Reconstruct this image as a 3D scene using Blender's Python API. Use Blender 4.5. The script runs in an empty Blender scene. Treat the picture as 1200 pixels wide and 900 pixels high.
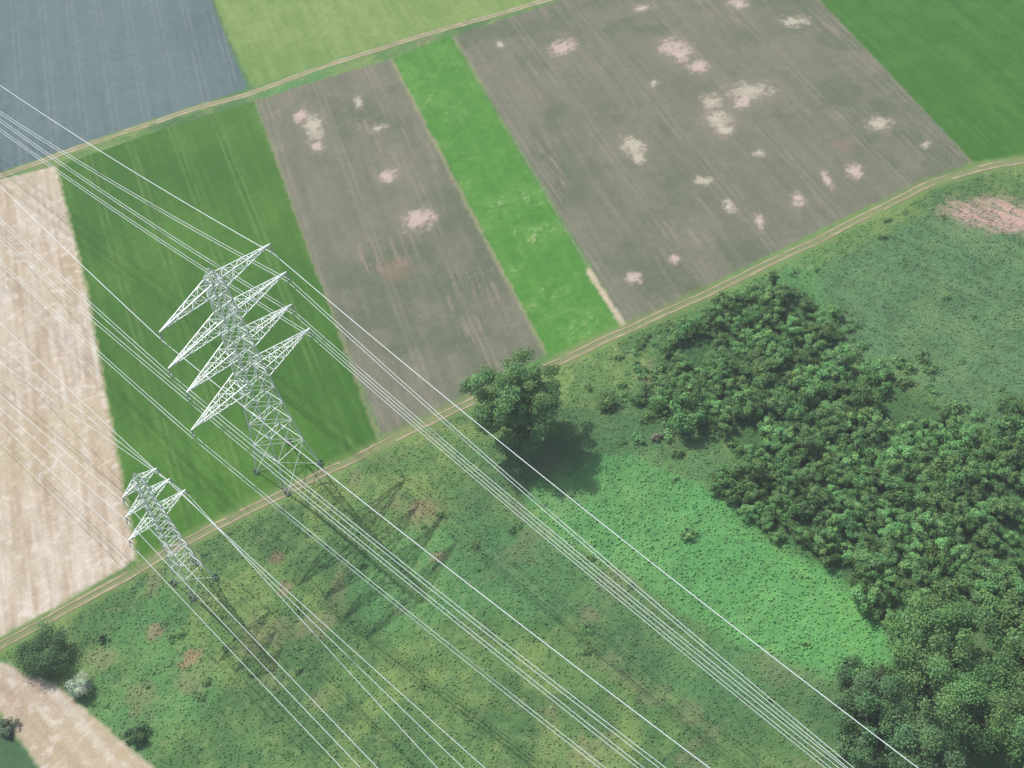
import bpy, math, random
import numpy as np
from mathutils import Matrix, Vector
random.seed(7); rng=np.random.default_rng(11)
H=220.0
# ---------------------------------------------------------------- survey plan -> metres
def g(u,v,z=0.0):
    x=u-600; y=v-450
    r=.9887*x-.1525*y; d=.1525*x+.9887*y
    k=(H-z)/(1082.3+.6561*d)
    return (r*k,(940.9-.7547*d)*k)
def G(L): return np.array([g(*p) for p in L])
def lin(c):
    c=np.array(c,float)/255.
    return np.where(c<=.04045,c/12.92,((c+.055)/1.055)**2.4)
K=1/1.34
def C(*c): return lin(c)*K
# ---------------------------------------------------------------- noise
TAB=rng.random((8,256,256)).astype(np.float32)
def vn(x,y,s=0):
    t=TAB[s%8]; x=x+s*17.3; y=y+s*9.1
    ix=np.floor(x).astype(np.int64); iy=np.floor(y).astype(np.int64)
    fx=(x-ix); fy=(y-iy); fx=fx*fx*(3-2*fx); fy=fy*fy*(3-2*fy)
    a=t[ix&255,iy&255]; b=t[(ix+1)&255,iy&255]; c=t[ix&255,(iy+1)&255]; d=t[(ix+1)&255,(iy+1)&255]
    return (a*(1-fx)+b*fx)*(1-fy)+(c*(1-fx)+d*fx)*fy
def fbm(x,y,sc,s=0,o=4):
    v=0;a=.5;n=0
    for i in range(o):
        v=v+a*vn(x/sc*2**i,y/sc*2**i,s+i); n+=a; a*=.55
    return v/n
def ss(a,b,x):
    t=np.clip((x-a)/(b-a),0,1); return t*t*(3-2*t)
def sdf(P,X,Y):
    d=np.full(X.shape,1e9); ins=np.zeros(X.shape,bool); n=len(P)
    for i in range(n):
        ax,ay=P[i]; bx,by=P[(i+1)%n]; ex,ey=bx-ax,by-ay
        wx=X-ax; wy=Y-ay
        t=np.clip((wx*ex+wy*ey)/(ex*ex+ey*ey),0,1)
        d=np.minimum(d,(wx-t*ex)**2+(wy-t*ey)**2)
        c=((ay>Y)!=(by>Y))
        if abs(by-ay)>1e-9: ins^= c & (X<(bx-ax)*(Y-ay)/(by-ay)+ax)
    d=np.sqrt(d); return np.where(ins,-d,d)
def pld(P,X,Y):
    d=np.full(X.shape,1e9)
    for i in range(len(P)-1):
        ax,ay=P[i]; bx,by=P[i+1]; ex,ey=bx-ax,by-ay
        wx=X-ax; wy=Y-ay
        t=np.clip((wx*ex+wy*ey)/(ex*ex+ey*ey),0,1)
        d=np.minimum(d,(wx-t*ex)**2+(wy-t*ey)**2)
    return np.sqrt(d)
# ---------------------------------------------------------------- plan
F={
'blue':[(-350,330),(-150,253),(0,203),(120,160),(215,128),(290,104),(268,50),(248,0),(215,-80),(180,-200),(-350,-200)],
'lgreen':[(250,-2),(272,50),(296,103),(385,72),(500,38),(640,3),(760,-35),(900,-90),(217,-90)],
'green':[(68,195),(180,155),(298,118),(370,315),(445,520),(400,541),(330,573),(250,611),(162,658),(130,490),(100,330)],
'straw':[(-350,335),(-150,262),(0,210),(66,195),(100,330),(130,490),(160,655),(100,692),(60,715),(0,747),(-100,800),(-350,930)],
'brown1':[(300,118),(380,92),(458,70),(540,230),(640,415),(560,462),(450,515),(370,315)],
'strip':[(460,70),(490,56),(528,42),(627,210),(728,380),(640,420),(545,230)],
'brown2':[(532,42),(690,-10),(800,-50),(905,-60),(960,0),(1050,95),(1140,190),(1000,250),(870,315),(735,383),(632,210)],
'green2':[(905,-60),(960,0),(1050,95),(1140,190),(1200,183),(1350,140),(1500,100),(1500,-150),(1000,-150)],
'nettle':[(615,570),(690,538),(745,535),(820,570),(880,605),(950,648),(1005,690),(1045,740),(1035,775),(970,792),(890,765),(800,712),(715,662),(630,620)],
'straw2':[(-250,860),(-100,815),(0,775),(30,790),(65,800),(110,840),(180,900),(260,980),(100,990),(40,890),(0,835),(-100,900)],
'green3':[(-100,905),(0,840),(40,892),(90,990),(-100,1050)],
'scrub':[(960,320),(1080,250),(1200,235),(1350,240),(1350,620),(1200,545),(1120,480),(1040,430),(985,400)],
'thicket':[(780,425),(835,378),(895,348),(965,370),(982,420),(980,437),(1050,452),(1120,500),(1200,552),(1290,620),(1290,740),(1190,735),(1120,710),(1040,715),(970,660),(880,610),(855,580),(885,530),(860,505),(790,485)],
}
F={k:G(v) for k,v in F.items()}
LT=G([(-350,332),(-150,258),(0,206),(120,164),(215,132),(298,108),(385,76),(500,40),(640,1),(760,-38),(900,-90)])
LL=G([(-350,940),(-100,812),(0,757),(60,725),(160,668),(250,618),(330,578),(400,545),(470,510),(540,475),(640,432),(730,388),(830,345),(900,310),(1000,260),(1090,215),(1150,197),(1200,188),(1350,148),(1500,110)])
E1=G([(66,195),(100,330),(130,490),(162,660)])
E2=G([(299,118),(370,315),(446,520)])
E3=G([(459,70),(542,230),(640,415)])
E4=G([(530,42),(630,210),(690,315),(730,380)])
E4b=G([(690,318),(712,352),(730,380)])
E5=G([(905,-60),(960,0),(1050,95),(1140,190)])
E6=G([(248,0),(268,50),(293,104)])
def unit(a,b):
    a=np.array(g(*a)); b=np.array(g(*b)); t=b-a; t/=np.linalg.norm(t); return a,t
def rows(a,t,X,Y):
    x=X-a[0]; y=Y-a[1]
    return x*t[1]-y*t[0], x*t[0]+y*t[1]   # across, along
SPOTS=[(367,150,11,24,1),(352,136,7,12,0),(374,170,9,9,0),(455,205,13,11,0),(490,257,19,15,0),(445,150,8,5,1),(420,120,5,10,1),(660,55,16,14,0),(788,56,19,16,0),(800,64,14,11,0),(817,79,12,9,0),(878,108,26,14,1),(868,118,12,10,0),(834,120,12,12,1),(842,140,15,19,1),(850,152,8,9,1),(742,172,12,16,1),(747,186,9,8,1),(825,212,11,5,1),(1030,146,13,11,1),(970,210,6,13,0),(1002,201,9,10,0),(935,232,9,8,0),(753,10,11,6,0),(866,5,12,10,0),(932,25,15,9,1),(588,52,5,6,1),(765,97,6,5,1),(855,243,7,7,1),(890,180,7,5,1),(890,260,6,10,0),(790,303,7,6,0),(740,325,9,8,0),(1085,170,7,5,1)]
def mixc(col,c,m): 
    return col*(1-m[...,None])+np.asarray(c)*m[...,None]
def colour(X,Y):
    """albedo + relief amplitude of the land at ground position X,Y (metres)"""
    sh=X.shape
    wx=X+(fbm(X,Y,6,1,3)-.5)*2.2+(vn(X/.9,Y/.9,3)-.5)*.7; wy=Y+(fbm(X,Y,6,4,3)-.5)*2.2+(vn(X/.9,Y/.9,6)-.5)*.7
    sx=X+(vn(X/1.3,Y/1.3,3)-.5)*.6; sy=Y+(vn(X/1.3,Y/1.3,5)-.5)*.6
    n1=fbm(X,Y,28,0,4); n2=fbm(X,Y,7,2,4); n3=fbm(X,Y,1.6,5,3); n4=vn(X/.6,Y/.6,1)
    big=fbm(X,Y,60,3,3)
    # rough meadow
    col=np.ones(sh+(3,))*C(102,138,80)
    col=mixc(col,C(128,154,88),ss(.45,.62,n2)*.8)
    col=mixc(col,C(80,118,72),ss(.48,.66,fbm(X,Y,14,6,4))*.85)
    col=mixc(col,C(96,150,90),ss(.5,.7,n1)*.6)
    col=mixc(col,C(142,140,104),ss(.6,.78,fbm(X,Y,9,1,4))*.5)
    col=mixc(col,C(74,106,70),ss(.6,.8,n3)*.4)
    col=mixc(col,C(146,164,106),ss(.62,.85,fbm(X,Y,1.3,2,2))*.35)
    rough=np.ones(sh)*.42
    for (u,v,r,c) in [(500,595,2.6,(182,130,108)),(225,772,2.8,(170,136,114)),(322,655,2.3,(144,124,102)),(178,742,2.0,(152,136,110)),(690,722,2.6,(148,138,110)),(520,650,1.6,(140,132,102)),(330,690,2.0,(145,130,104)),(500,600,6,(134,144,98)),(1150,250,3,(150,142,106))]:
        x,y=g(u,v); m=1-ss(.35*r,r,np.hypot(wx-x,(wy-y))+(n2-.5)*5+(n4-.5)*1.6)
        col=mixc(col,C(*c),m*.7)
    d=sdf(F['nettle'],wx,wy)
    col=mixc(col,C(78,118,78),(1-ss(2,16,np.abs(d-8)))*ss(-6,4,d)*.5)
    m=1-ss(-1.2,1.8,d+(n2-.5)*5); nc=np.ones(sh+(3,))*C(98,168,96)
    nc=mixc(nc,C(86,150,88),ss(.45,.6,n3)*.7); nc=mixc(nc,C(120,182,102),ss(.5,.7,n2)*.5)
    nc=mixc(nc,C(74,128,80),ss(.66,.8,vn(X/1.2,Y/1.2,7))*.5)
    gx=ss(0,90,X-g(620,580)[0]); nc=mixc(nc,C(116,186,96),gx*.45)
    col=mixc(col,nc,m*.95*(.6+.4*gx)); rough=rough*(1-m)+.45*m
    d=sdf(F['scrub'],wx,wy); m=1-ss(-3,3,d)
    a,t=unit((1000,330),(1200,420)); ac,al=rows(a,t,X,Y)
    nc=np.ones(sh+(3,))*C(94,132,90); nc=mixc(nc,C(74,108,74),ss(.5,.65,vn(ac/.9,al/5,2))*.6)
    nc=mixc(nc,C(110,146,98),ss(.5,.7,n2)*.5)
    col=mixc(col,nc,m*.85); rough=rough*(1-m)+.4*m
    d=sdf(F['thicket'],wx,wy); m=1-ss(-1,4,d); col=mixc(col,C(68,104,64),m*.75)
    x,y=g(1168,252); m=1-ss(3.5,9.5,np.hypot((wx-x)*.5-(wy-y)*.25,(wy-y)*1.0+(wx-x)*.45)+(n3-.5)*5)
    ac,al=rows(a,t,X,Y)
    col=mixc(col,np.asarray(C(202,168,156)),m*(.45+.45*ss(.35,.6,vn(ac/.7,al/6,4))))
    # ------------- arable
    def field(name,base,w=.35):
        return 1-ss(-w,w,sdf(F[name],sx,sy))
    def streak(c,a,t,dark,light,amt,s,wid=.7,ln=18):
        ac,al=rows(a,t,X,Y); n=vn(ac/wid,al/ln,s)*.6+vn(ac/(wid*2.3),al/(ln*1.6),s+1)*.4
        c=mixc(c,dark,ss(.5,.8,n)*amt); return mixc(c,light,(1-ss(.2,.5,n))*amt)
    def tram(c,a,t,period,off,colr,amt,wid=.28,gauge=.9):
        ac,al=rows(a,t,X,Y); q=np.mod(ac-off,period)-period/2
        m=(1-ss(wid*.5,wid*1.6,np.abs(np.abs(q)-gauge)))*(.4+.6*ss(.3,.6,vn(ac/3,al/6,2)))
        return mixc(c,colr,m*amt)
    m=field('blue',0); a,t=unit((130,0),(155,150))
    c=np.ones(sh+(3,))*C(102,124,126); c=mixc(c,C(88,109,112),ss(.4,.7,big)*.8); c=streak(c,a,t,C(94,114,116),C(108,129,130),.45,1)
    c=tram(c,a,t,9.5,0,C(132,138,132),.6); c=mixc(c,C(116,132,130),ss(.6,.8,n3)*.25)
    col=mixc(col,c,m); rough=rough*(1-m)+.12*m
    m=field('lgreen',0); a,t=unit((250,0),(293,104))
    c=np.ones(sh+(3,))*C(124,152,82); c=mixc(c,C(138,164,94),ss(.45,.65,n2)*.5); c=mixc(c,C(106,140,72),ss(.45,.65,n1)*.6)
    c=streak(c,a,t,C(112,142,76),C(136,162,94),.5,3,1.2,14)
    col=mixc(col,c,m); rough=rough*(1-m)+.2*m
    m=field('green',0); a,t=unit((200,190),(330,560))
    c=np.ones(sh+(3,))*C(74,120,44); c=mixc(c,C(90,134,54),ss(.45,.65,n1)*.6); c=mixc(c,C(62,106,42),ss(.45,.65,big)*.7)
    c=streak(c,a,t,C(64,108,41),C(84,129,52),.5,2,.8,20); c=tram(c,a,t,13,3,C(118,144,80),.45)
    col=mixc(col,c,m); rough=rough*(1-m)+.15*m
    m=field('green2',0); a,t=unit((960,0),(1140,190))
    c=np.ones(sh+(3,))*C(66,116,44); c=mixc(c,C(78,128,53),ss(.45,.65,n2)*.5); c=streak(c,a,t,C(58,106,40),C(78,127,52),.5,4,.9,20)
    c=tram(c,a,t,15,0,C(92,132,66),.3)
    col=mixc(col,c,m); rough=rough*(1-m)+.15*m
    for nm,ab,sd in (('brown1',((420,95),(560,440)),1),('brown2',((600,60),(790,330)),3)):
        m=field(nm,0); a,t=unit(*ab); ac,al=rows(a,t,X,Y)
        c=np.ones(sh+(3,))*C(119,122,103); c=mixc(c,C(102,112,88),ss(.42,.62,fbm(X,Y,22,sd,4))*.85)
        c=mixc(c,C(131,129,110),ss(.45,.65,fbm(X,Y,12,sd+2,4))*.6)
        c=streak(c,a,t,C(106,112,92),C(129,129,111),.4,sd,.7,16)
        c=mixc(c,C(147,136,121),ss(.62,.8,vn(ac/.5,al/9,sd+3))*ss(.45,.7,fbm(X,Y,18,sd+4,3))*.7)
        c=tram(c,a,t,17 if nm=='brown1' else 21,4,C(152,146,128),.4)
        for gu,gv,gr in ((465,315,7),(990,170,5)):
            x,y=g(gu,gv); mm=1-ss(gr*.2,gr,np.hypot(wx-x,wy-y)+(n2-.5)*4); c=mixc(c,C(148,124,106),mm*.45)
        for (u,v,ru,rv,kind) in SPOTS:
            if (u<520)!=(nm=='brown1'): continue
            x,y=g(u,v); sc=.2+.05*(1-v/400.)
            sel=(np.abs(X-x)<22)&(np.abs(Y-y)<22)&(m>0)
            if not sel.any(): continue
            dx=(wx[sel]-x)/(ru*sc); dy=(wy[sel]-y)/(rv*sc*1.3)
            q=np.hypot(dx,dy)+(n3[sel]-.5)*1.5+(n4[sel]-.5)*.9
            cs=c[sel]; cs=mixc(cs,C(148,138,122),(1-ss(.9,1.8,q))*.4)
            cs=mixc(cs,C(196,188,168) if kind else C(204,184,172),(1-ss(.25,1.2,q))*.85); c[sel]=cs
        col=mixc(col,c,m); rough=rough*(1-m)+.12*m
    m=field('strip',0,.6); a,t=unit((500,60),(680,390))
    c=np.ones(sh+(3,))*C(84,144,56); c=mixc(c,C(102,154,70),ss(.45,.62,n2)*.7); c=mixc(c,C(72,128,52),ss(.45,.65,n3)*.5)
    c=mixc(c,C(144,170,110),ss(.7,.85,n4*.5+n2*.5)*.9); c=streak(c,a,t,C(72,130,50),C(98,152,64),.35,5,.8,10)
    col=mixc(col,c,m); rough=rough*(1-m)+.3*m
    for nm in ('straw','straw2'):
        m=field(nm,0,.5); a,t=unit((30,230),(90,640)) if nm=='straw' else unit((40,800),(120,890))
        c=np.ones(sh+(3,))*(C(200,187,166) if nm=='straw' else C(184,168,146))
        c=streak(c,a,t,C(182,162,140),C(214,205,191),.75,2,.55,9); c=mixc(c,C(192,178,146),ss(.45,.65,n1)*.6)
        c=streak(c,a,t,C(174,157,130),C(208,199,184),.5,6,1.9,30); c=mixc(c,C(216,207,197),ss(.6,.75,n3)*.5)
        c=tram(c,a,t,12,0,C(174,152,128),.4)
        col=mixc(col,c,m); rough=rough*(1-m)+.12*m
    m=field('green3',0); col=mixc(col,C(78,110,76),m)
    for L,w,c,am in ((E1,.5,(140,152,100),.8),(E2,.45,(142,140,110),.6),(E3,.55,(160,152,122),.6),(E4,.35,(142,140,108),.5),(E4b,.9,(206,190,164),.9),(E5,.35,(116,130,92),.4),(E6,.4,(90,118,80),.6)):
        d=pld(L,sx,sy)+(n3-.5)*.8; col=mixc(col,C(*c),(1-ss(w*.3,w*1.4,d))*am)
    for L,w1,w2,br in ((LT,.9,2.2,(162,156,122)),(LL,1.1,3.8,(140,144,104))):
        d=pld(L,sx,sy); q=d+(n3-.5)*1.6
        v=1-ss(w1,w2,q); col=mixc(col,C(118,144,80),v*.65)
        col=mixc(col,C(*br),(1-ss(w1*.5,w1*1.5,q))*.7)
        rough=rough*ss(w1,w2+1,d)+.02
    far=ss(0,40,np.maximum(np.maximum(np.abs(X-5)-230,np.abs(Y-250)-215),0))
    fx=(X*.83+Y*.55); fy=(-X*.55+Y*.83); cell=TAB[2][(np.floor(fx/170).astype(int))&255,(np.floor(fy/90+np.floor(fx/170)*.37).astype(int))&255]
    fc=np.ones(sh+(3,))*C(84,120,64); fc=mixc(fc,C(120,118,100),(cell>.4)*1.); fc=mixc(fc,C(196,182,150),(cell>.65)*1.); fc=mixc(fc,C(118,146,86),(cell>.8)*1.)
    col=mixc(col,fc,far); rough=rough*(1-far)
    col=col*(1+(n4-.5)*.14+(n3-.5)*.16)[...,None]
    lum=(col@np.array([.3,.6,.1]))[...,None]; col=lum+(col-lum)*.96
    return np.clip(col,.005,.9),rough
# ---------------------------------------------------------------- helpers
def link(o,parent=None):
    bpy.context.scene.collection.objects.link(o)
    if parent: o.parent=parent
    return o
def empty(name,loc=(0,0,0)):
    o=bpy.data.objects.new(name,None); o.location=loc; return link(o)
def mesh_np(name,V,Fq,cols=None,mat=None,smooth=False):
    me=bpy.data.meshes.new(name); k=Fq.shape[1]
    me.vertices.add(len(V)); me.vertices.foreach_set('co',np.asarray(V,np.float32).ravel())
    me.loops.add(Fq.size); me.loops.foreach_set('vertex_index',Fq.astype(np.int32).ravel())
    me.polygons.add(len(Fq)); me.polygons.foreach_set('loop_start',np.arange(0,Fq.size,k,dtype=np.int32))
    me.polygons.foreach_set('loop_total',np.full(len(Fq),k,dtype=np.int32))
    me.polygons.foreach_set('use_smooth',np.full(len(Fq),smooth,dtype=bool))
    me.update(calc_edges=True)
    if cols is not None:
        at=me.color_attributes.new('Col','FLOAT_COLOR','POINT')
        a=np.ones((len(V),4),np.float32); a[:,:3]=cols; at.data.foreach_set('color',a.ravel())
    if mat: me.materials.append(mat)
    return me
def nodes(m):
    m.use_nodes=True; nt=m.node_tree; nt.nodes.clear(); return nt,nt.nodes.new
# ---------------------------------------------------------------- materials
def mat_ground():
    m=bpy.data.materials.new('land'); nt,N=nodes(m); L=nt.links.new
    o=N('ShaderNodeOutputMaterial'); b=N('ShaderNodeBsdfDiffuse')
    at=N('ShaderNodeAttribute'); at.attribute_name='Col'; r=N('ShaderNodeAttribute'); r.attribute_name='rough'
    tc=N('ShaderNodeTexCoord')
    n=N('ShaderNodeTexNoise'); n.inputs['Scale'].default_value=2.6; n.inputs['Detail'].default_value=4; n.inputs['Roughness'].default_value=.7
    L(tc.outputs['Object'],n.inputs['Vector'])
    mr=N('ShaderNodeMapRange'); mr.inputs['From Min'].default_value=.3; mr.inputs['From Max'].default_value=.7; mr.inputs['To Min'].default_value=.8; mr.inputs['To Max'].default_value=1.2
    L(n.outputs['Fac'],mr.inputs['Value'])
    mx=N('ShaderNodeVectorMath'); mx.operation='SCALE'; L(at.outputs['Color'],mx.inputs[0]); L(mr.outputs['Result'],mx.inputs['Scale'])
    L(mx.outputs[0],b.inputs['Color'])
    bp=N('ShaderNodeBump'); bp.inputs['Distance'].default_value=.5; L(n.outputs['Fac'],bp.inputs['Height']); L(r.outputs['Fac'],bp.inputs['Strength']); L(bp.outputs['Normal'],b.inputs['Normal'])
    L(b.outputs[0],o.inputs[0]); return m
def mat_leaf(name,trans=.3,vary=True):
    m=bpy.data.materials.new(name); nt,N=nodes(m); L=nt.links.new
    o=N('ShaderNodeOutputMaterial'); d=N('ShaderNodeBsdfDiffuse'); t=N('ShaderNodeBsdfTranslucent'); mx=N('ShaderNodeMixShader'); mx.inputs[0].default_value=trans
    at=N('ShaderNodeAttribute'); at.attribute_name='Col'; src=at.outputs['Color']
    if vary:
        oi=N('ShaderNodeObjectInfo')
        mr=N('ShaderNodeMapRange'); mr.inputs['To Min'].default_value=.78; mr.inputs['To Max'].default_value=1.28; L(oi.outputs['Random'],mr.inputs['Value'])
        hs=N('ShaderNodeHueSaturation'); L(src,hs.inputs['Color']); L(mr.outputs[0],hs.inputs['Value'])
        mr2=N('ShaderNodeMapRange'); mr2.inputs['To Min'].default_value=.492; mr2.inputs['To Max'].default_value=.516; L(oi.outputs['Random'],mr2.inputs['Value']); L(mr2.outputs[0],hs.inputs['Hue'])
        src=hs.outputs[0]
    L(src,d.inputs['Color']); L(src,t.inputs['Color']); L(d.outputs[0],mx.inputs[1]); L(t.outputs[0],mx.inputs[2]); L(mx.outputs[0],o.inputs[0]); return m
def mat_simple(name,c,rough=.7,metal=0,nsc=3,amt=.25):
    m=bpy.data.materials.new(name); nt,N=nodes(m); L=nt.links.new
    o=N('ShaderNodeOutputMaterial'); b=N('ShaderNodeBsdfPrincipled'); b.inputs['Roughness'].default_value=rough; b.inputs['Metallic'].default_value=metal
    tc=N('ShaderNodeTexCoord'); n=N('ShaderNodeTexNoise'); n.inputs['Scale'].default_value=nsc; L(tc.outputs['Object'],n.inputs['Vector'])
    r=N('ShaderNodeValToRGB'); r.color_ramp.elements[0].position=.3; r.color_ramp.elements[1].position=.7
    r.color_ramp.elements[0].color=(*[x*(1-amt) for x in c],1); r.color_ramp.elements[1].color=(*[min(1,x*(1+amt)) for x in c],1)
    L(n.outputs['Fac'],r.inputs['Fac']); L(r.outputs[0],b.inputs['Base Color']); L(b.outputs[0],o.inputs[0]); return m
M_land=mat_ground(); M_leaf=mat_leaf('foliage'); M_plain=mat_leaf('foliage_single',.3,False); M_steel=mat_simple('galvanised_steel',(.68,.74,.71),.5,.05,.4,.1)
M_wire=mat_simple('aluminium_conductor',(.6,.66,.66),.5,.1,.3,.08); M_ins=mat_simple('insulator_glass',(.3,.38,.35),.3); M_conc=mat_simple('concrete',(.42,.41,.38),.9)
M_bark=mat_simple('bark',(.1,.085,.065),.95,0,6,.4)
# ---------------------------------------------------------------- ground: one sheet to the horizon
def axis(a,b,st):
    core=np.arange(a,b+1e-6,st); out=[];s=st;x=0
    while x<9000: s*=1.12; x+=s; out.append(x)
    out=np.array(out); return np.concatenate([a-out[::-1],core,core[-1]+out])
ax=axis(-180,195,.44); ay=axis(66,425,.44); nx,ny=len(ax),len(ay)
GX,GY=np.meshgrid(ax,ay)
colr,rough=colour(GX,GY)
def relief(X,Y,rough):
    return rough*((fbm(X,Y,1.5,3,3)-.5)*.9+(fbm(X,Y,5,1,2)-.5)*.6)
GZ=relief(GX,GY,rough)
V=np.stack([GX,GY,GZ],-1).reshape(-1,3)
idx=np.arange(nx*ny).reshape(ny,nx)
Q=np.stack([idx[:-1,:-1],idx[:-1,1:],idx[1:,1:],idx[1:,:-1]],-1).reshape(-1,4)
me=mesh_np('ground',V,Q,colr.reshape(-1,3),M_land,True)
ra=me.attributes.new('rough','FLOAT','POINT'); ra.data.foreach_set('value',rough.astype(np.float32).ravel())
link(bpy.data.objects.new('ground',me))
# ---------------------------------------------------------------- dirt tracks (wheel ruts)
def resample(P,st):
    out=[]
    for i in range(len(P)-1):
        n=max(1,int(np.linalg.norm(P[i+1]-P[i])/st))
        for k in range(n): out.append(P[i]+(P[i+1]-P[i])*k/n)
    return np.array(out+[P[-1]])
def smooth(P,n=30):
    for _ in range(n): P[1:-1]=(P[:-2]+2*P[1:-1]+P[2:])/4
    return P
def track(P,offs,w,z0,sd,gap,cc):
    M=mat_simple('dry_earth',tuple(C(*cc)),.95,0,.35,.2)
    P=smooth(resample(P,.8)); T=np.gradient(P,axis=0); T/=np.linalg.norm(T,axis=1)[:,None]; Nn=np.stack([-T[:,1],T[:,0]],-1)
    V=[];Fs=[]
    for o in offs:
        s=np.arange(len(P))*.8; c=P+Nn*(o+(vn(s/9,s*0,sd)-.5)[:,None]*.7)
        wl=w*(.25+1.0*vn(s/2.2,s*0+3,sd+1)); wr=w*(.25+1.0*vn(s/2.2,s*0+9,sd+2)); present=vn(s/7,s*0+20*o,sd+3)>gap
        b=len(V)
        for i in range(len(P)):
            V.append((*(c[i]-Nn[i]*wl[i]),z0)); V.append((*(c[i]+Nn[i]*wr[i]),z0))
        for i in range(len(P)-1):
            if present[i]: Fs.append((b+2*i,b+2*i+2,b+2*i+3,b+2*i+1))
    me=bpy.data.meshes.new('dirt_track'); me.from_pydata(V,[],Fs); me.materials.append(M)
    link(bpy.data.objects.new('dirt_track',me))
track(LT,(-.7,.7),.4,.06,1,.2,(176,166,136)); track(LL,(-.85,.85),.36,.07,3,.33,(164,155,124))
# ---------------------------------------------------------------- foliage
def quads(P,Nrm,size,cols,asp=.7):
    n=len(P); Nrm=Nrm/np.linalg.norm(Nrm,axis=1)[:,None]
    r=rng.normal(size=(n,3)); A=np.cross(Nrm,r); A/=np.linalg.norm(A,axis=1)[:,None]; B=np.cross(Nrm,A)
    s=np.asarray(size).reshape(-1,1)*np.ones((n,1))*.5
    V=np.stack([P-A*s,P-B*s*asp,P+A*s,P+B*s*asp],1).reshape(-1,3)
    return V,np.arange(4*n).reshape(n,4),np.repeat(cols,4,0)
def crown(nc,R,zc,hz,leaves,lsize,base,sd,cl=(.22,.36),inner=.45,up=.5,rnd=.5):
    """leaf clumps spread through the crown volume; returns quad arrays"""
    r=np.random.default_rng(sd); P=[];Nn=[];Cc=[]
    for i in range(nc):
        u=r.normal(size=3); u/=np.linalg.norm(u); u[2]=u[2]*.9+.12
        q=r.uniform(inner,1.0)*(1+.18*math.sin(3*math.atan2(u[1],u[0])+sd))
        c=np.array([u[0]*R*q,u[1]*R*q,zc+u[2]*hz*q])
        cr=R*r.uniform(*cl); k=int(leaves/nc*(cr/(R*sum(cl)/2))**2)
        w=r.normal(size=(k,3)); w/=np.linalg.norm(w,axis=1)[:,None]
        rad=cr*(r.random(k)**.4)[:,None]*r.uniform(.8,1.25,(k,1)); p=c+w*rad*[1,1,.75]
        tint=r.uniform(.82,1.2); P.append(p); Nn.append(w*.75+r.normal(size=(k,3))*rnd+np.array([0,0,up])+u*.5)
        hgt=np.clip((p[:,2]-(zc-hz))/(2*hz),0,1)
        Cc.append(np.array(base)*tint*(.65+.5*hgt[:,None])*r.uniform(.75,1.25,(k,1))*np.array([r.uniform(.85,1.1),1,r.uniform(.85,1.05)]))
    P=np.concatenate(P);Nn=np.concatenate(Nn);Cc=np.concatenate(Cc)
    ok=P[:,2]>.05; P,Nn,Cc=P[ok],Nn[ok],Cc[ok]
    return quads(P,Nn,r.uniform(.7,1.3,len(P))*lsize,Cc)
def limb(V,Fs,pts,rad,n=7):
    pts=[Vector(p) for p in pts]; b=len(V)
    for i,p in enumerate(pts):
        d=(pts[min(i+1,len(pts)-1)]-pts[max(i-1,0)]).normalized(); a=d.orthogonal().normalized(); c=d.cross(a)
        for k in range(n):
            t=2*math.pi*k/n; V.append(tuple(p+(a*math.cos(t)+c*math.sin(t))*rad[i]))
    for i in range(len(pts)-1):
        for k in range(n): Fs.append((b+i*n+k,b+i*n+(k+1)%n,b+(i+1)*n+(k+1)%n,b+(i+1)*n+k))
def tree(name,x,y,R,hgt,leaves,lsize,base,sd,nc=80,low=.12,**kw):
    e=empty(name,(x,y,0)); r=random.Random(sd); V=[];Fs=[]
    tr=R*.045+.1; top=hgt*.75
    pts=[(r.uniform(-.3,.3)*i*.4,r.uniform(-.3,.3)*i*.4,top*i/6-.2*(i==0)) for i in range(7)]
    limb(V,Fs,pts,[tr*1.5,tr*1.1,tr*.9,tr*.75,tr*.55,tr*.4,tr*.2],9)
    for i in range(14):
        a=i*2.4+r.random(); z=hgt*r.uniform(.15,.5); L=R*r.uniform(.5,.8); rise=hgt*r.uniform(.1,.22)
        p0=(0,0,z); p1=(math.cos(a)*L*.4,math.sin(a)*L*.4,z+rise*.5); p2=(math.cos(a+.2)*L,math.sin(a+.2)*L,z+rise)
        limb(V,Fs,[p0,p1,p2],[tr*.4,tr*.22,tr*.06],6)
        for s in (-1,1):
            limb(V,Fs,[p1,(math.cos(a+.5*s)*L*.85,math.sin(a+.5*s)*L*.85,z+rise*1.2)],[tr*.18,tr*.04],5)
    me=bpy.data.meshes.new('trunk'); me.from_pydata(V,[],Fs); me.materials.append(M_bark); link(bpy.data.objects.new('trunk_and_limbs',me),e)
    zc=hgt*(.5+low*.5); hz=hgt*(.5-low*.5)*.9
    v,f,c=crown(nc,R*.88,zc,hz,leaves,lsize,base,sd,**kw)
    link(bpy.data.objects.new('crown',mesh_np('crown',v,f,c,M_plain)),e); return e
LG=np.array([.165,.305,.115]); DG=np.array([.1,.185,.085])
x,y=g(607,474,11); tree('oak_tree',x,y,12.6,23,52000,.46,LG*.95,5,nc=190,low=.04,cl=(.11,.21),inner=.22,rnd=.7)
for (u,v,z,R,h,sd,b) in [(1098,752,8,11,16,21,LG*.95),(1020,815,7,8.5,14,22,DG*1.15),(1165,835,8,12,16,23,LG*.8),(1075,865,6,9,13,24,DG*1.3),(1225,770,7,10,15,25,LG*.8),(1130,800,6,7,12,27,DG*1.2),(1010,880,5,6,9,28,DG*1.2),(1240,890,7,9,14,29,LG*.9)]:
    x,y=g(u,v,z); tree('deciduous_tree',x,y,R,h,int(2600*R),.44,b,sd,nc=85,low=.03,cl=(.16,.28),inner=.25,rnd=.65)
x,y=g(906,326,2); tree('small_tree',x,y,1.7,4.2,1500,.3,DG,31,nc=16,low=.1)
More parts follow.
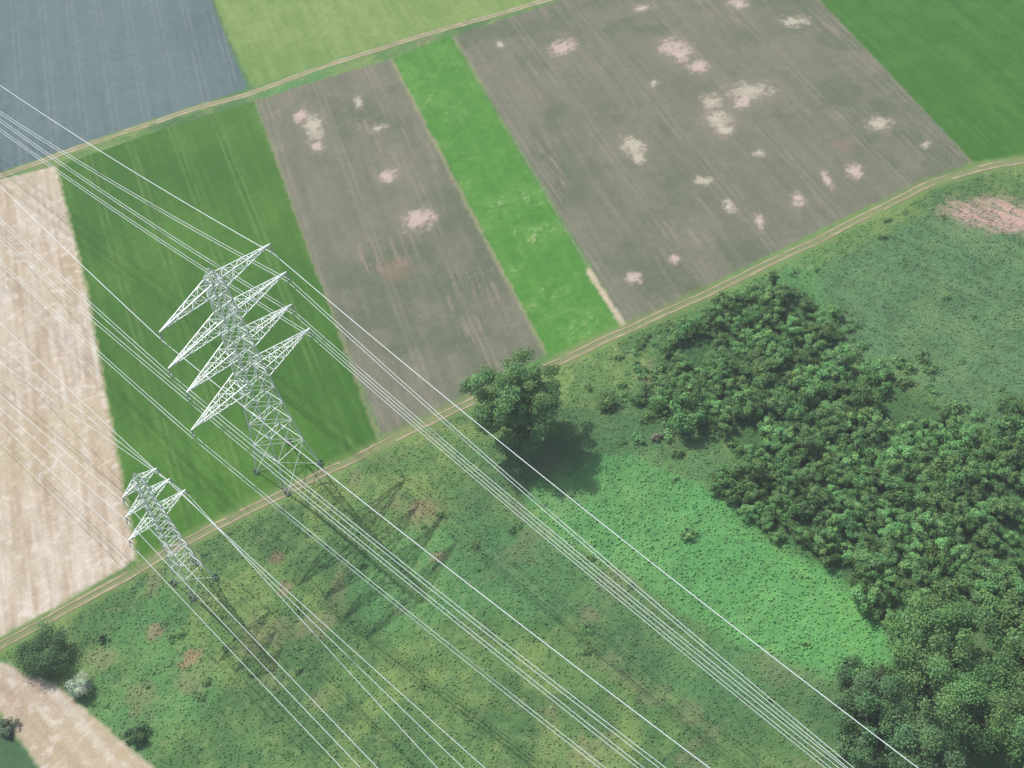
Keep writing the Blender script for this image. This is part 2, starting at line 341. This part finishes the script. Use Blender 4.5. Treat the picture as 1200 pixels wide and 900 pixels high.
def bush(name,u,v,R,h,leaves,base,sd,ls=.32,nc=30):
    x,y=g(u,v,h*.4); e=empty(name,(x,y,0)); V=[];Fs=[]; r=random.Random(sd)
    for i in range(7):
        a=i*.9; limb(V,Fs,[(0,0,-.1),(math.cos(a)*R*.3,math.sin(a)*R*.3,h*.4),(math.cos(a)*R*.6,math.sin(a)*R*.6,h*.7)],[.12,.08,.03],5)
    me=bpy.data.meshes.new('stems'); me.from_pydata(V,[],Fs); me.materials.append(M_bark); link(bpy.data.objects.new('stems',me),e)
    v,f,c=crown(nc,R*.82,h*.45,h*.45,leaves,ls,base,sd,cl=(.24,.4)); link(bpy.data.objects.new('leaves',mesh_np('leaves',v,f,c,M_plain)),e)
bush('unidentified_thing',55,764,6.9,6.5,17000,DG*1.05,41,nc=60)
bush('silver_willow_bush',94,803,3.3,3.8,5000,np.array([.46,.54,.42]),42,.26,40)
bush('unidentified_thing',160,862,2.6,2.6,2500,DG,43)
bush('unidentified_thing',8,852,2.4,2.0,2000,np.array([.15,.2,.14]),44)  # small grey thing of unknown kind, given a bush shape
bush('unidentified_thing',120,747,1.2,1.5,800,DG,45,nc=10)
bush('unidentified_thing',1192,480,5,3.5,5000,LG*.85,46)
bush('unidentified_thing',770,512,1.6,1.4,900,np.array([.28,.3,.2]),47,nc=10)
bush('unidentified_thing',712,470,3.2,2.6,2800,LG*.85,48)
bush('unidentified_thing',752,462,3.6,3.0,3200,LG*.8,49)
# thicket of young trees, instanced
vm=[]
for i in range(8):
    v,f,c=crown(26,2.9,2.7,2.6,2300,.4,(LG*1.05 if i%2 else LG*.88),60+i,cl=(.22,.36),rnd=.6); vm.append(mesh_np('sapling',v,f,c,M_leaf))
th=empty('thicket')
r=random.Random(5); pts=[]
a,t=unit((900,480),(1150,660)); n_=np.array([t[1],-t[0]])
for i in range(-52,52):
    for j in range(-52,52):
        p=a+t*(i*3.6+r.uniform(-1.1,1.1))+n_*(j*4.1+r.uniform(-.9,.9)); pts.append(p)
pts=np.array(pts); d=sdf(F['thicket'],pts[:,0],pts[:,1]); dn=fbm(pts[:,0],pts[:,1],14,2,3)
for p,dd,q in zip(pts,d,dn):
    if dd>3.0 or (dd>-3 and r.random()<.2) or q<.27: continue
    o=bpy.data.objects.new('young_tree',vm[r.randrange(8)]); s=r.uniform(.55,1.0)*(.74+.5*q)*(1.35 if r.random()<.14 else 1)
    o.location=(p[0],p[1],-.1); o.scale=(s*r.uniform(.9,1.2),s*r.uniform(.9,1.2),s*r.uniform(.75,1.15)); o.rotation_euler=(0,0,r.uniform(0,6.3)); link(o,th)
# low scrub dotted through meadow
sm=[]
for i in range(4):
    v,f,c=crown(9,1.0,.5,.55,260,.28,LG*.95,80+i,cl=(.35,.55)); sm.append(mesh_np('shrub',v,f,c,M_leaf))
sc=empty('low_scrub')
cand=np.stack([rng.uniform(-120,220,11000),rng.uniform(60,330,11000)],-1)
LLs=resample(LL,4.); LLt=np.gradient(LLs,axis=0); LLt/=np.linalg.norm(LLt,axis=1)[:,None]
def side(P):   # metres south of the main track
    i=np.argmin(((P[:,None,:]-LLs[None])**2).sum(-1),1); t=LLt[i]; w=P-LLs[i]; return -(t[:,0]*w[:,1]-t[:,1]*w[:,0])
sd_=side(cand)
ds=sdf(F['straw2'],cand[:,0],cand[:,1]); dsn=sdf(F['nettle'],cand[:,0],cand[:,1]); dth=sdf(F['thicket'],cand[:,0],cand[:,1]); dg3=sdf(F['green3'],cand[:,0],cand[:,1]); dsc=sdf(F['scrub'],cand[:,0],cand[:,1])
nn=fbm(cand[:,0],cand[:,1],16,6,4)
for p,s_,a1,a2,a3,a4,a5,q in zip(cand,sd_,ds,dsn,dth,dg3,dsc,nn):
    if s_<4 or a1<1 or a4<1 or a3<0: continue
    pr=.012+.16*max(0,(q-.53)*5)
    if a3<16: pr=.85*(1-a3/19)+.1
    if a2<0: pr=.01
    if a5<0: pr=max(.08,pr if a3<8 else 0)
    if r.random()>pr: continue
    o=bpy.data.objects.new('shrub',sm[r.randrange(4)]); s=r.uniform(.3,1.0)*(1.7 if (a3<14 and r.random()<.5) else 1)
    o.location=(p[0],p[1],-.15); o.scale=(s*r.uniform(.9,1.5),s*r.uniform(.9,1.5),s); o.rotation_euler=(0,0,r.uniform(0,6.3)); link(o,sc)
# tall grass and herbs
n=150000
P=np.stack([rng.uniform(-115,190,n),rng.uniform(75,320,n)],-1); s_=np.concatenate([side(P[i:i+20000]) for i in range(0,n,20000)])
ok=(s_>2.2)&(s_<400)&(sdf(F['straw2'],P[:,0],P[:,1])>.3)&(sdf(F['green3'],P[:,0],P[:,1])>.3); P=P[ok]
cc,rr=colour(P[:,0],P[:,1]); n=len(P); inn=sdf(F['nettle'],P[:,0],P[:,1])<0
z=relief(P[:,0],P[:,1],rr)+rng.uniform(.03,.2,n)+inn*rng.uniform(0,.25,n)
cc=cc*rng.uniform(1.1,1.7,(n,1))
v,f,c=quads(np.column_stack([P,z]),rng.normal(size=(n,3))*.3+[-.2,.25,.9],rng.uniform(.3,.65,n),cc)
link(bpy.data.objects.new('meadow_grass',mesh_np('meadow_grass',v,f,c,M_plain)))
# ---------------------------------------------------------------- pylons
def bars(segs,mat,name,parent):
    V=[];Fs=[]
    for p,q,r_ in segs:
        limb(V,Fs,[p,q],[r_,r_],4)
    me=bpy.data.meshes.new(name); me.from_pydata(V,[],Fs); me.materials.append(mat); return link(bpy.data.objects.new(name,me),parent)
def pylon(base,ang,levels,widths,arms,peak,leg,brc,rootdz,ins):
    e=empty('electricity_pylon',(base[0],base[1],0)); e.rotation_euler=(0,0,ang)
    W=lambda z: float(np.interp(z,levels,widths))/2
    zs=[levels[0]]
    while zs[-1]<levels[-1]-1: zs.append(min(levels[-1],zs[-1]+max(1.9,W(zs[-1])*1.8)))
    cs=[(-1,-1),(1,-1),(1,1),(-1,1)]; S=[]
    P=lambda k,z:(cs[k%4][0]*W(z),cs[k%4][1]*W(z),z)
    for i in range(len(zs)-1):
        a,b=zs[i],zs[i+1]
        for k in range(4):
            S.append((P(k,a),P(k,b),leg)); S.append((P(k,a),P(k+1,b),brc)); S.append((P(k+1,a),P(k,b),brc)); S.append((P(k,b),P(k+1,b),brc))
    zt=levels[-1]
    for k in range(4): S.append((P(k,zt),(0,0,zt+peak),leg*.8))
    bars(S,M_steel,'lattice_body',e); A=[];I=[];tips={}
    for j,(z,hl) in enumerate(arms):
        for sgn in (-1,1):
            w=W(z); w2=W(z+rootdz); tip=(sgn*hl,0,z+.3)
            lo=[(sgn*w,-w,z),(sgn*w,w,z)]; up=[(sgn*w2,-w2,z+rootdz),(sgn*w2,w2,z+rootdz)]
            for c in lo: A.append((c,tip,leg*.8))
            for c in up: A.append((c,tip,leg*.8))
            lerp=lambda a,b,t:tuple(a[i]+(b[i]-a[i])*t for i in range(3))
            nseg=max(4,int(hl/2.0))
            for i in range(nseg):
                t0=i/nseg; t1=(i+1)/nseg
                c=[lerp(x_,tip,t0) for x_ in (lo[0],lo[1],up[1],up[0])]; d=[lerp(x_,tip,t1) for x_ in (lo[0],lo[1],up[1],up[0])]
                for k in range(4):
                    if i<nseg-1: A.append((c[k],d[(k+1)%4],brc*.85)) if (i+k)%2 else A.append((c[(k+1)%4],d[k],brc*.85))
                    A.append((c[k],c[(k+1)%4],brc*.85))
            tips[(j,sgn)]=(sgn*hl,0,z-ins)
            for dx in (-.35,.35): I.append(((sgn*hl,0,z+.1),(sgn*hl+dx,0,z-ins),.11))
    bars(A,M_steel,'crossarms',e); bars(I,M_ins,'insulators',e)
    V=[];Fs=[]
    for k in range(4): limb(V,Fs,[(*P(k,0)[:2],-.5),(*P(k,0)[:2],.55)],[.8,.7],12)
    me=bpy.data.meshes.new('footings'); me.from_pydata(V,[],Fs); me.materials.append(M_conc); link(bpy.data.objects.new('concrete_footings',me),e)
    R=Matrix.Rotation(ang,3,'Z'); return {k:tuple(R@Vector(v)+Vector((base[0],base[1],0))) for k,v in tips.items()}
b1=g(338,548); b2=g(228,680)
T1=pylon(b1,math.radians(44),[0,12,31,60,61.5],[10.5,7.4,5.0,2.7,2.4],[(31.5,17.2),(41,14.7),(49.5,16),(58.5,14.5)],2.5,.155,.072,2.6,2.4)
T2=pylon(b2,math.radians(44),[0,8,24,37],[6.4,4.2,2.6,1.5],[(24.7,7.5),(30.5,5.7),(35.5,4.3)],2.0,.12,.055,1.6,1.6)
# ---------------------------------------------------------------- conductors
W=[]
def wire(A,u,v,span,sag,twin,rad=.065):
    zB=A[2]-8
    for _ in range(8):
        B=g(u,v,zB); dx=B[0]-A[0]; dy=B[1]-A[1]; s=math.hypot(dx,dy); zB=A[2]-4*sag*(s/span)*(1-s/span)
    dx/=s; dy/=s
    for o in ((-.33,.33) if twin else (0,)):
        W.append(([(A[0]+dx*q-dy*o,A[1]+dy*q+dx*o,A[2]-4*sag*(q/span)*(1-q/span)) for q in np.linspace(0,span,70)],rad))
R1=[(1060,888),(985,890),(974,890),(958,890)]; L1=[(825,895),(770,895),(745,895),(700,895)]
R0=[(0,100),(0,132),(0,141),(0,152)]; L0=[(88,303),(88,340),(88,356),(95,395)]
for i in range(4):
    j=3-i; tw=i>0; rd=.06 if tw else .085
    wire(T1[(j,1)],*R1[i],340,13,tw,rd); wire(T1[(j,1)],*R0[i],340,13,tw,rd)
    wire(T1[(j,-1)],*L1[i],340,13,tw,rd); wire(T1[(j,-1)],*L0[i],340,13,tw,rd*.9)
r1=[(565,897),(540,897),(510,897)]; l1=[(440,897),(420,897),(398,897)]
r0=[(130,502),(130,510),(134,520)]; l0=[(60,515),(60,532),(60,552)]
for i in range(3):
    j=2-i
    wire(T2[(j,1)],*r1[i],260,8,False,.06); wire(T2[(j,1)],*r0[i],260,8,False,.055)
    wire(T2[(j,-1)],*l1[i],260,8,False,.06); wire(T2[(j,-1)],*l0[i],260,8,False,.055)
V=[];Fs=[]
for p,rd in W: limb(V,Fs,p,[rd]*len(p),5)
me=bpy.data.meshes.new('power_lines'); me.from_pydata(V,[],Fs); me.materials.append(M_wire); link(bpy.data.objects.new('power_lines',me))
# ---------------------------------------------------------------- summer haze: thin real scattering air layer
m=bpy.data.materials.new('haze_air'); nt,N=nodes(m); o=N('ShaderNodeOutputMaterial'); vs=N('ShaderNodeVolumeScatter')
vs.inputs['Density'].default_value=.00028; vs.inputs['Color'].default_value=(.9,.98,1,1); vs.inputs['Anisotropy'].default_value=.2; nt.links.new(vs.outputs[0],o.inputs['Volume'])
bpy.ops.mesh.primitive_cube_add(size=1,location=(0,200,149)); hz=bpy.context.object; hz.name='haze'; hz.scale=(4000,4000,302); hz.data.materials.append(m)
# ---------------------------------------------------------------- light
el=math.radians(52); sx_,sy_=-.58,.8146
Sd=Vector((sx_*math.cos(el),sy_*math.cos(el),math.sin(el)))
sl=bpy.data.lights.new('sun','SUN'); sl.energy=5.0; sl.angle=math.radians(.6); sl.color=(1,.97,.91)
so=link(bpy.data.objects.new('sun',sl)); so.rotation_euler=(-Sd).to_track_quat('-Z','Y').to_euler(); so.location=(-50,80,300)
w=bpy.data.worlds.new('World'); bpy.context.scene.world=w; w.use_nodes=True; nt=w.node_tree; bg=nt.nodes['Background']
sk=nt.nodes.new('ShaderNodeTexSky'); sk.sky_type='NISHITA'; sk.sun_disc=False; sk.sun_elevation=el; sk.sun_rotation=math.atan2(sx_,sy_)%(2*math.pi); sk.dust_density=2.5
nt.links.new(sk.outputs[0],bg.inputs[0]); bg.inputs[1].default_value=.15
# ---------------------------------------------------------------- camera
cd=bpy.data.cameras.new('camera'); cam=link(bpy.data.objects.new('camera',cd)); cd.sensor_width=36; cd.lens=36*1434/1200; cd.clip_end=30000; cd.clip_start=.1
r0v=Vector((1,0,0)); up0=Vector((0,.7547,.6561)); Fw=Vector((0,.6561,-.7547))
Xa=(.9887*r0v-.1525*up0).normalized(); Ya=(.1525*r0v+.9887*up0).normalized()
M=Matrix.Identity(4)
for i in range(3): M[i][0]=Xa[i]; M[i][1]=Ya[i]; M[i][2]=-Fw[i]
M[2][3]=H; cam.matrix_world=M
bpy.context.scene.camera=cam
bpy.context.scene.view_settings.view_transform='Standard'; bpy.context.scene.view_settings.look='None'; bpy.context.scene.view_settings.exposure=0
